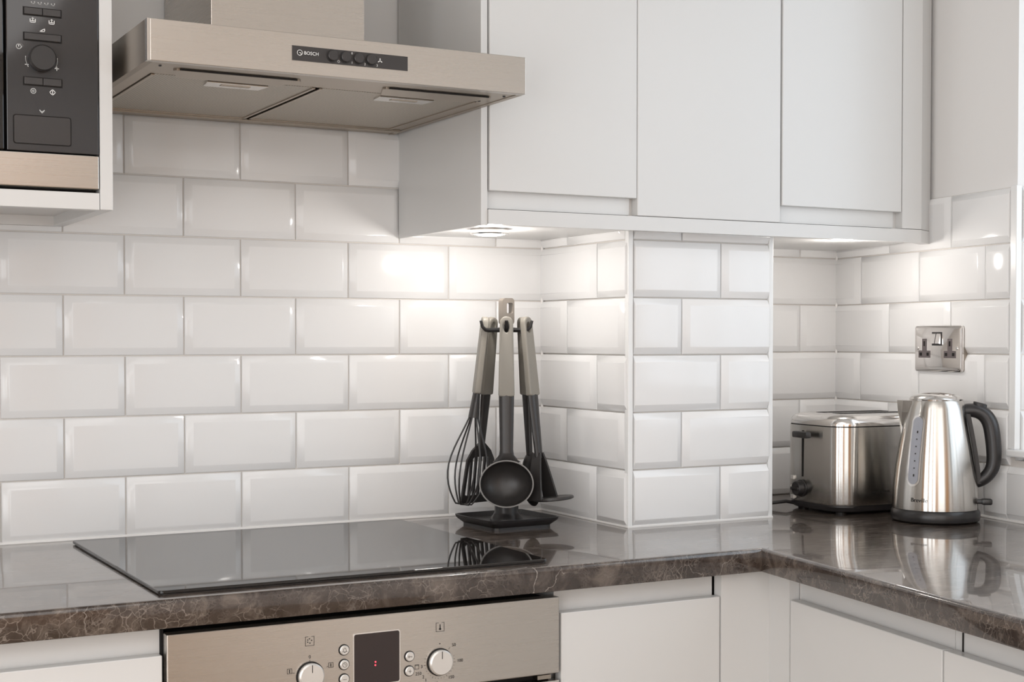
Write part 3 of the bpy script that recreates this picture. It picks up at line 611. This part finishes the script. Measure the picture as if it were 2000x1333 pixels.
# ------------------------------------------------------------------ utensil holder
UX, UY = -0.1705, -0.1715
uh = thing('utensil_holder', 'black square-based utensil carousel with taupe top handle in the corner', 'utensil holder', (UX, UY, 0), math.radians(3))
k = dict(world=False)
def rsq(h, r, z, n=5): return [(x, y, z) for x, y in rrect(-h, h, -h, h, r, n)]
mk('foot', loft([rsq(0.060, 0.012, 0.0), rsq(0.060, 0.012, 0.005)]), M_BLACK, uh, **k)
mk('tray', loft([rsq(0.061, 0.013, 0.0045), rsq(0.071, 0.016, 0.0135), rsq(0.0725, 0.017, 0.0185), rsq(0.0705, 0.016, 0.0185), rsq(0.064, 0.013, 0.0105), rsq(0.02, 0.008, 0.0095)]), M_BLACKS, uh, smooth=True, **k)
mk('collar', lathe([(0.030, 0.0095), (0.029, 0.014), (0.0245, 0.019), (0.0215, 0.024), (0.0215, 0.058), (0.018, 0.062)], 40), M_BLACKS, uh, smooth=True, round_uv=(0, 0), **k)
mk('pole', lathe([(0.0105, 0.055), (0.0105, 0.365)], 24), M_BLACKS, uh, smooth=True, **k)
# turn so that the first hook points at the camera
vx, vy = CAM.x - UX, CAM.y - UY; vl = math.hypot(vx, vy)
A0 = math.atan2(vy, vx)
HK = 0.047; ZHK = 0.3500
hooks = []
for j in range(6):
    a = A0 - math.radians(3) + j * PI / 3
    ca, sa = math.cos(a), math.sin(a)
    hooks.append(tube([(0.006 * ca, 0.006 * sa, ZHK + 0.001), (0.036 * ca, 0.036 * sa, ZHK), (0.043 * ca, 0.043 * sa, ZHK + 0.001), (0.0490 * ca, 0.0490 * sa, ZHK + 0.006), (0.0525 * ca, 0.0525 * sa, ZHK + 0.017)], [0.0045, 0.0038, 0.0034, 0.003, 0.0026], 8))
for h in hooks: mk('hook', h, M_BLACK, uh, smooth=True, **k)
# taupe loop handle on top, its face to the camera
th = plate_y(rrect(-0.0118, 0.0118, 0.3600, 0.4075, 0.006, 5), -0.008, 0.008, rrect(-0.0035, 0.0090, 0.3800, 0.3990, 0.003, 5))
bmesh.ops.rotate(th, verts=th.verts, cent=(0, 0, 0), matrix=Matrix.Rotation(A0 + PI / 2 - math.radians(3) + 0.5, 3, 'Z'))
mk('top_handle', th, M_TAUPED, uh, smooth=True, **k)

# hanging utensils: local z down from the hook hole, local -y outward (towards the viewer for the front one)
def utensil(name, label, j, tilt, rad=0.046, twist=0.0, dz=0.0):
    a = A0 + j * PI / 3
    loc = (UX + rad * math.cos(a), UY + rad * math.sin(a), ZHK + 0.009 + dz)
    t = thing(name, label, 'utensil', loc, 0, 'utensils hanging on the carousel')
    # local -y points outward, the lower end swings outward, then the utensil turns about its own length
    t.rotation_euler = (Matrix.Rotation(a + PI / 2, 3, 'Z') @ Matrix.Rotation(-tilt, 3, 'X') @ Matrix.Rotation(twist, 3, 'Z')).to_euler()
    return t
def smooth_outline(zs_ws, n=6):
    out = [(w_, z) for z, w_ in zs_ws] + [(-w_, z) for z, w_ in reversed(zs_ws)]
    return out
def taupe(t, ln=0.125, w0=0.0118, w1=0.0143, th_=0.0062):
    # grip with a hanging hole, outline and hole share 28 points
    lw = lambda f: w0 + (w1 - w0) * f
    out = [(w0 * math.cos(PI * i / 10), 0.0035 + w0 * math.sin(PI * i / 10)) for i in range(11)]
    out += [(-lw(f), -ln * f) for f in (0.2, 0.4, 0.6, 0.8, 1.0)] + [(w1 * q, -ln - 0.0015 * (1 - q * q)) for q in (-0.75, -0.5, -0.25, 0, 0.25, 0.5, 0.75)] + [(lw(f), -ln * f) for f in (1.0, 0.75, 0.5, 0.25, 0.1)]
    inn = [(0.0048 * math.cos(2 * PI * i / 28), -0.004 + 0.0095 * math.sin(2 * PI * i / 28)) for i in range(28)]
    bm = plate_y(out, -th_, th_, inn)
    bmesh.ops.bevel(bm, geom=[e for e in bm.edges if e.is_manifold and e.calc_face_angle(0) > 1.2], offset=0.0028, segments=3, affect='EDGES', profile=0.5)
    mk('grip', bm, M_TAUPE, t, smooth=True, world=False)
def shaft(t, z0, z1, w0, w1, d0=0.0060, d1=0.0045, y1=0.0, name='shaft'):
    rings = []
    for i in range(9):
        f = i / 8; z = z0 + (z1 - z0) * f; w_ = w0 + (w1 - w0) * f; d = d0 + (d1 - d0) * f; yy = y1 * f * f
        rings.append([(w_ * math.cos(a), yy + d * math.sin(a), z) for a in [2 * PI * q / 16 for q in range(16)]])
    return mk(name, loft(rings), M_NYL, t, smooth=True, world=False)

# ladle, facing the camera
t = utensil('ladle', 'black ladle with taupe handle, its round bowl turned to the room', 0, 0.035, 0.046)
taupe(t); shaft(t, -0.122, -0.225, 0.0135, 0.0117, 0.0062, 0.0056)
bw, bh_, bd = 0.0475, 0.0415, 0.036; cz = -0.279
def bowl(bw, bh, bd, cz, y0=0.0, th=0.0022, n=40, rows=9):
    rings = []
    for i in range(rows + 1):                                   # inside, from the rim to the bottom
        f = math.cos(PI / 2 * i / rows); g = math.sin(PI / 2 * i / rows)
        rings.append([((bw - th) * f * math.cos(2 * PI * q / n), y0 + (bd - th) * g, cz + (bh - th) * f * math.sin(2 * PI * q / n)) for q in range(n)] if f > 1e-3 else [(1e-4 * math.cos(2 * PI * q / n), y0 + bd - th, cz + 1e-4 * math.sin(2 * PI * q / n)) for q in range(n)])
    rings = rings[::-1]
    for i in range(rows + 1):
        f = max(math.cos(PI / 2 * i / rows), 2e-3); g = math.sin(PI / 2 * i / rows)
        rings.append([(bw * f * math.cos(2 * PI * q / n), y0 + bd * g, cz + bh * f * math.sin(2 * PI * q / n)) for q in range(n)])
    return loft(rings)
mk('bowl', bowl(bw, bh_, bd, cz, -0.006), M_NYL, t, smooth=True, world=False)
mk('rim', loft([[(r * math.cos(2 * PI * q / 48) * bw / 0.0475, y, cz + r * math.sin(2 * PI * q / 48) * bh_ / 0.0475) for q in range(48)] for r, y in ((0.0455, -0.0058), (0.0457, -0.0072), (0.0478, -0.0072), (0.0480, -0.0050))], cap=False), mat('pale_rim', (0.20, 0.19, 0.18), 0.4), t, smooth=True, world=False)  # rim paler than the nylon of the bowl
mk('neck', loft([[(w_ * math.cos(a), yy + d * math.sin(a), z) for a in [2 * PI * q / 16 for q in range(16)]] for z, w_, d, yy in ((-0.218, 0.0117, 0.0056, 0), (-0.228, 0.0130, 0.0052, 0.001), (-0.236, 0.0180, 0.0046, 0.003), (-0.2415, 0.0260, 0.0040, 0.005))]), M_NYL, t, smooth=True, world=False)

# whisk
t = utensil('whisk', 'black balloon whisk with taupe handle', 4.68, 0.118, 0.040)
taupe(t, 0.122); shaft(t, -0.120, -0.166, 0.0128, 0.0132, 0.0062, 0.0100, name='collar')
for q in range(3):
    an = PI * q / 3 + 0.5; path = []
    for i in range(33):
        s = i / 32; ph = PI * (2 * s - 1)                      # teardrop loop
        zz = -0.160 - 0.162 * (0.5 + 0.5 * math.cos(ph)) ** 0.62
        f = (-zz - 0.160) / 0.162; r = 0.0065 + 0.029 * math.sin(min(1.0, f) ** 1.35 * PI * 0.93) ** 0.9 if 0 < f < 1 else (0.0065 if f <= 0 else 0.0)
        sg = -1 if s < 0.5 else 1
        if f >= 0.995: r = 0.0
        path.append((sg * r * math.cos(an), sg * r * math.sin(an), zz))
    mk('wire', tube(path, 0.0016, 7), M_NYL, t, smooth=True, world=False)

# masher on the right
t = utensil('potato_masher', 'black potato masher with taupe handle and flat oval foot', 1.15, 0.10, 0.038, twist=-0.30)
taupe(t, 0.125); shaft(t, -0.122, -0.238, 0.0130, 0.0085, 0.0062, 0.0060)
for sg in (-1, 1):
    rings = []
    for i in range(9):
        f = i / 8; z = -0.228 - 0.083 * f; x = sg * (0.003 + 0.021 * f ** 0.8)
        rings.append([(x + dx, dy * (0.0080 + 0.0075 * f), z) for dx, dy in ((-0.0022, -1), (0.0022, -1), (0.0022, 1), (-0.0022, 1))])
    mk('strap', loft(rings), M_NYL, t, world=False)
mk('foot_plate', loft([[(0.014 + r * 0.036 * math.cos(2 * PI * q / 32), -0.014 + r * 0.036 * math.sin(2 * PI * q / 32), z) for q in range(32)] for r, z in ((0.9, -0.3145), (1.0, -0.313), (1.0, -0.310), (0.95, -0.3085))]), M_NYL, t, smooth=True, world=False)

# solid spoon, slotted turner, pasta server behind
t = utensil('serving_spoon', 'black solid serving spoon with taupe handle, hanging behind the masher', 2, 0.06, 0.034)
taupe(t, 0.125); shaft(t, -0.122, -0.235, 0.0120, 0.0075, 0.006, 0.005)
mk('bowl', xform(bowl(0.029, 0.050, 0.016, 0, 0), Matrix.Translation((0, -0.004, -0.279))), M_NYL, t, smooth=True, world=False)
t = utensil('slotted_turner', 'black slotted turner with taupe handle, hanging behind the whisk', 3.88, 0.105, 0.034, twist=-0.10)
taupe(t, 0.125); shaft(t, -0.122, -0.225, 0.0120, 0.0075, 0.006, 0.004)
hb = [plate_y(smooth_outline([(-0.215, 0.008), (-0.228, 0.024), (-0.245, 0.035), (-0.318, 0.042), (-0.324, 0.040)]), -0.002, 0.002, smooth_outline([(-0.2395, 0.010), (-0.2400, 0.018), (-0.2500, 0.029), (-0.3080, 0.0345), (-0.3100, 0.030)]))]
for q in range(-2, 3): hb.append(box(q * 0.0115 - 0.0022, q * 0.0115 + 0.0022, -0.0019, 0.0019, -0.311, -0.238))
mk('slotted_head', join(*hb), M_NYL, t, world=False)
t = utensil('pasta_server', 'black pronged pasta server with taupe handle, hanging at the back of the carousel', 3, 0.05, 0.036)
taupe(t, 0.125); shaft(t, -0.122, -0.235, 0.0120, 0.0075, 0.006, 0.005)
hb = [xform(bowl(0.027, 0.040, 0.014, 0, 0), Matrix.Translation((0, -0.002, -0.272)))]
for q in range(-2, 3): hb.append(tube([(q * 0.010, 0.004, -0.300), (q * 0.011, -0.004, -0.312), (q * 0.0115, -0.016, -0.316)], [0.0035, 0.003, 0.002], 7))
mk('pronged_head', join(*hb), M_NYL, t, smooth=True, world=False)

# ------------------------------------------------------------------ toaster
ts = thing('toaster', 'brushed steel two-slot toaster standing in the corner behind the kettle', 'toaster', (0.5670, -0.2720, 0), math.radians(-4))
TL, TW, TR = 0.1225, 0.0935, 0.048
def tring(dx, z, r=TR, n=9):
    return [(x, y, z) for x, y in rrect(-TL + dx, TL - dx, -TW + dx, TW - dx, max(r - dx * 0.6, 0.004), n)]
def tuv(bm):
    uv = bm.loops.layers.uv.verify()
    for f in bm.faces:
        if abs(f.normal.z) < 0.7:
            for lp in f.loops:
                c = lp.vert.co; a = math.atan2(c.y / TW, c.x / TL); lp[uv].uv = (a * 0.15, c.z)
k = dict(world=False)
o = mk('base', loft([tring(0.010, 0.004), tring(0.006, 0.006), tring(0.003, 0.014), tring(0.004, 0.0185)]), M_BLACK, ts, smooth=True, **k)
bm = loft([tring(0.0015, 0.0175), tring(0.0, 0.021), tring(0.0, 0.090), tring(0.0005, 0.1665)]); bm.normal_update()
o = mk('body', bm, M_KST, ts, smooth=True, **k)
me = o.data; b2 = bmesh.new(); b2.from_mesh(me)
uvl = b2.loops.layers.uv.verify()
for f in b2.faces:
    if abs(f.normal.z) < 0.7:
        per = []
        for lp in f.loops:
            c = lp.vert.co; per.append(math.atan2(c.y / TW, c.x / TL))
        if max(per) - min(per) > PI: per = [a + 2 * PI if a < 0 else a for a in per]
        for lp, a in zip(f.loops, per): lp[uvl].uv = (a, lp.vert.co.z)
b2.to_mesh(me); b2.free()
mk('seam', loft([tring(0.0018, 0.1660), tring(0.0018, 0.1690)]), M_DARK, ts, **k)
mk('top', loft([tring(0.0006, 0.1685), tring(0.0004, 0.1725), tring(0.003, 0.1800), tring(0.009, 0.1862), tring(0.018, 0.1890), tring(0.03, 0.1900)]), M_POL, ts, smooth=True, **k)
for y0 in (-0.040, 0.012):
    mk('slot', box(-0.075, 0.080, y0, y0 + 0.028, 0.1885, 0.1904), M_DARK, ts, **k)
for x in (-0.09, 0.09):
    for y in (-0.06, 0.06): mk('foot', lathe([(0.010, 0.0), (0.011, 0.006)], 16, x, y), M_BLACK, ts, **k)
XE = -TL - 0.0004
ly = 0.018
mk('lever_slot', box(XE - 0.0004, XE + 0.004, ly - 0.0022, ly + 0.0022, 0.066, 0.156), M_DARK, ts, **k)
mk('lever', join(box(XE - 0.016, XE + 0.002, ly - 0.004, ly + 0.004, 0.146, 0.152), box(XE - 0.022, XE - 0.008, ly - 0.040, ly + 0.006, 0.1430, 0.1555, bev=0.003)), M_BLACKS, ts, smooth=True, **k)
dial = lathe([(0.0168, 0.0), (0.0168, 0.003), (0.0145, 0.004), (0.0140, 0.014), (0.0125, 0.0155)], 28)
mk('dial', xform(join(dial, box(-0.0028, 0.0028, -0.0118, 0.0118, 0.012, 0.0195, bev=0.001)), Matrix.Translation((XE, ly + 0.002, 0.043)) @ Matrix.Rotation(-PI / 2, 4, 'Y')), M_BLACK, ts, smooth=True, **k)
for z in (0.062, 0.043, 0.024):
    mk('button', box(XE - 0.003, XE + 0.002, ly + 0.026, ly + 0.036, z - 0.004, z + 0.004, bev=0.001), M_KNOB, ts, **k)
bm = text_bm('morphy richards', 0.0066, 'LEFT')
mk('lettering', xform(bm, Matrix.Translation((-0.045, -TW - 0.0005, 0.043)) @ Matrix.Rotation(PI / 2, 4, 'X')), M_INK, ts, **k)
mk('power_cord', tube([(-TL + 0.01, 0.060, 0.010), (-TL - 0.006, 0.064, 0.013), (-TL - 0.03, 0.075, 0.010), (-TL - 0.06, 0.088, 0.006), (-TL - 0.10, 0.095, 0.0042)], 0.0035, 8), M_BLACK, ts, smooth=True, **k)

# ------------------------------------------------------------------ kettle
KX, KY = 0.557, -0.487
vk = Vector((CAM.x - KX, CAM.y - KY)); AK = math.atan2(vk.y, vk.x)      # direction to the viewer
ke = thing('kettle', 'brushed steel jug kettle with black handle standing beside the toaster', 'kettle', (KX, KY, 0), AK + PI / 2 + 0.10)
# local +x = handle side, local -y = towards the room
prof = [(0.0770, 0.0245), (0.0772, 0.030), (0.0755, 0.060), (0.0715, 0.100), (0.0655, 0.140), (0.0590, 0.175), (0.0520, 0.208), (0.0490, 0.2200), (0.0470, 0.2225)]
def rk(z):
    for (r0, z0), (r1, z1) in zip(prof[:-1], prof[1:]):
        if z0 <= z <= z1: return r0 + (r1 - r0) * (z - z0) / (z1 - z0)
    return prof[0][0]
mk('base', lathe([(0.072, 0.0), (0.0785, 0.004), (0.0800, 0.010), (0.0795, 0.018), (0.0775, 0.0215), (0.0755, 0.0245)], 64), M_BLACKS, ke, smooth=True, **k)
mk('body', lathe(prof, 72), M_KST, ke, smooth=True, round_uv=(0, 0), **k)
mk('lid', lathe([(0.0475, 0.2215), (0.0480, 0.2245), (0.0450, 0.2285), (0.0360, 0.2325), (0.0220, 0.2355), (0.0080, 0.2365)], 56), M_POL, ke, smooth=True, **k)
# spout: wedge on the side away from the handle
rings = []
for z, ext, hw in ((0.158, 0.000, 0.004), (0.178, 0.006, 0.011), (0.200, 0.014, 0.017), (0.2215, 0.0215, 0.021)):
    r = rk(z) - 0.006
    rings.append([(-r, -hw, z), (-rk(z) - ext * 0.55, -hw * 0.55, z), (-rk(z) - ext, 0, z), (-rk(z) - ext * 0.55, hw * 0.55, z), (-r, hw, z)])
mk('spout', loft(rings), M_KST, ke, **k)
def on_body(bm, th0, off):
    """flat (x = arc length, y = height) -> kettle skin at angle th0"""
    for v in bm.verts:
        x, z, d = v.co.x, v.co.y, v.co.z
        r = rk(z) + off + d; a = th0 + x / rk(z)
        v.co = (r * math.cos(a), r * math.sin(a), z)
    return bm
def capsule(hw, z0, z1, n=10):
    return [(hw * math.cos(a), z1 - hw + hw * math.sin(a)) for a in [PI * q / n for q in range(n + 1)]] + [(hw * math.cos(a), z0 + hw + hw * math.sin(a)) for a in [PI + PI * q / n for q in range(n + 1)]]
def grid_capsule(hw, z0, z1, rows=26):
    bm = bmesh.new(); R = []
    for i in range(rows + 1):
        z = (z0 + z1) / 2 - (z1 - z0) / 2 * math.cos(PI * i / rows)
        dz = max(0, z0 + hw - z, z - (z1 - hw)); w_ = math.sqrt(max(hw * hw - dz * dz, 1e-8))
        R.append([bm.verts.new((w_ * (q / 4 - 1), z, 0)) for q in range(9)])
    for i in range(rows):
        for q in range(8): bm.faces.new((R[i][q], R[i][q + 1], R[i + 1][q + 1], R[i + 1][q]))
    return bm
THW = -PI / 2 - 0.66
mk('gauge_frame', on_body(grid_capsule(0.0135, 0.068, 0.197), THW, 0.0006), M_POL, ke, smooth=True, **k)
gw = mk('water_gauge', on_body(grid_capsule(0.0098, 0.072, 0.193), THW, 0.0012), M_WIN, ke, smooth=True, **k)
gm = []
for q, z in enumerate((0.088, 0.101, 0.114, 0.127, 0.140, 0.153, 0.166)):
    b_ = bmesh.new(); h = 0.0022 if q in (0, 6) else 0.0010
    b_.faces.new([b_.verts.new(p_) for p_ in ((0.0005, z - h, 0), (0.0030, z - h, 0), (0.0030, z + h, 0), (0.0005, z + h, 0))]); gm.append(b_)
mk('gauge_marks', on_body(join(*gm), THW, 0.0018), M_INK, ke, **k)
bm = text_bm('Breville', 0.0105); bmesh.ops.translate(bm, verts=bm.verts, vec=(0, 0.0435, 0))
mk('lettering', on_body(bm, THW + 0.18, 0.0008), M_INK, ke, **k)
# handle
hp = [(0.040, 0.199), (0.056, 0.2035), (0.072, 0.2025), (0.086, 0.195), (0.0955, 0.180), (0.1000, 0.158), (0.1025, 0.133), (0.1025, 0.110), (0.098, 0.094), (0.088, 0.081), (0.076, 0.0735), (0.062, 0.070)]
mk('handle', tube(*smooth_path([(x, 0, z) for x, z in hp], [0.0120, 0.0125, 0.0130, 0.0138, 0.0142, 0.0142, 0.0138, 0.0132, 0.0124, 0.0118, 0.0110, 0.0100]), 20), M_BLACKS, ke, smooth=True, **k)
mk('handle_strip', loft([[(rk(z) + dx, dy, z) for dx, dy in ((-0.004, -0.0115), (0.0055, -0.0105), (0.0055, 0.0105), (-0.004, 0.0115))] for z in (0.070, 0.10, 0.13, 0.16, 0.185, 0.205)]), M_BLACKS, ke, **k)
mk('lid_button', loft([[(0.078 + r * 0.012 * math.cos(2 * PI * q / 24), r * 0.009 * math.sin(2 * PI * q / 24), z - 0.25 * r * 0.012 * math.cos(2 * PI * q / 24)) for q in range(24)] for r, z in ((1, 0.2105), (1, 0.2170), (0.8, 0.2180))]), M_BLACK, ke, smooth=True, **k)
mk('switch', join(box(0.058, 0.088, -0.031, -0.017, 0.0350, 0.0430, bev=0.002), box(0.078, 0.097, -0.033, -0.015, 0.0335, 0.0445, bev=0.003), box(0.064, 0.072, -0.030, -0.022, 0.024, 0.036, bev=0.001)), M_BLACKS, ke, smooth=True, **k)
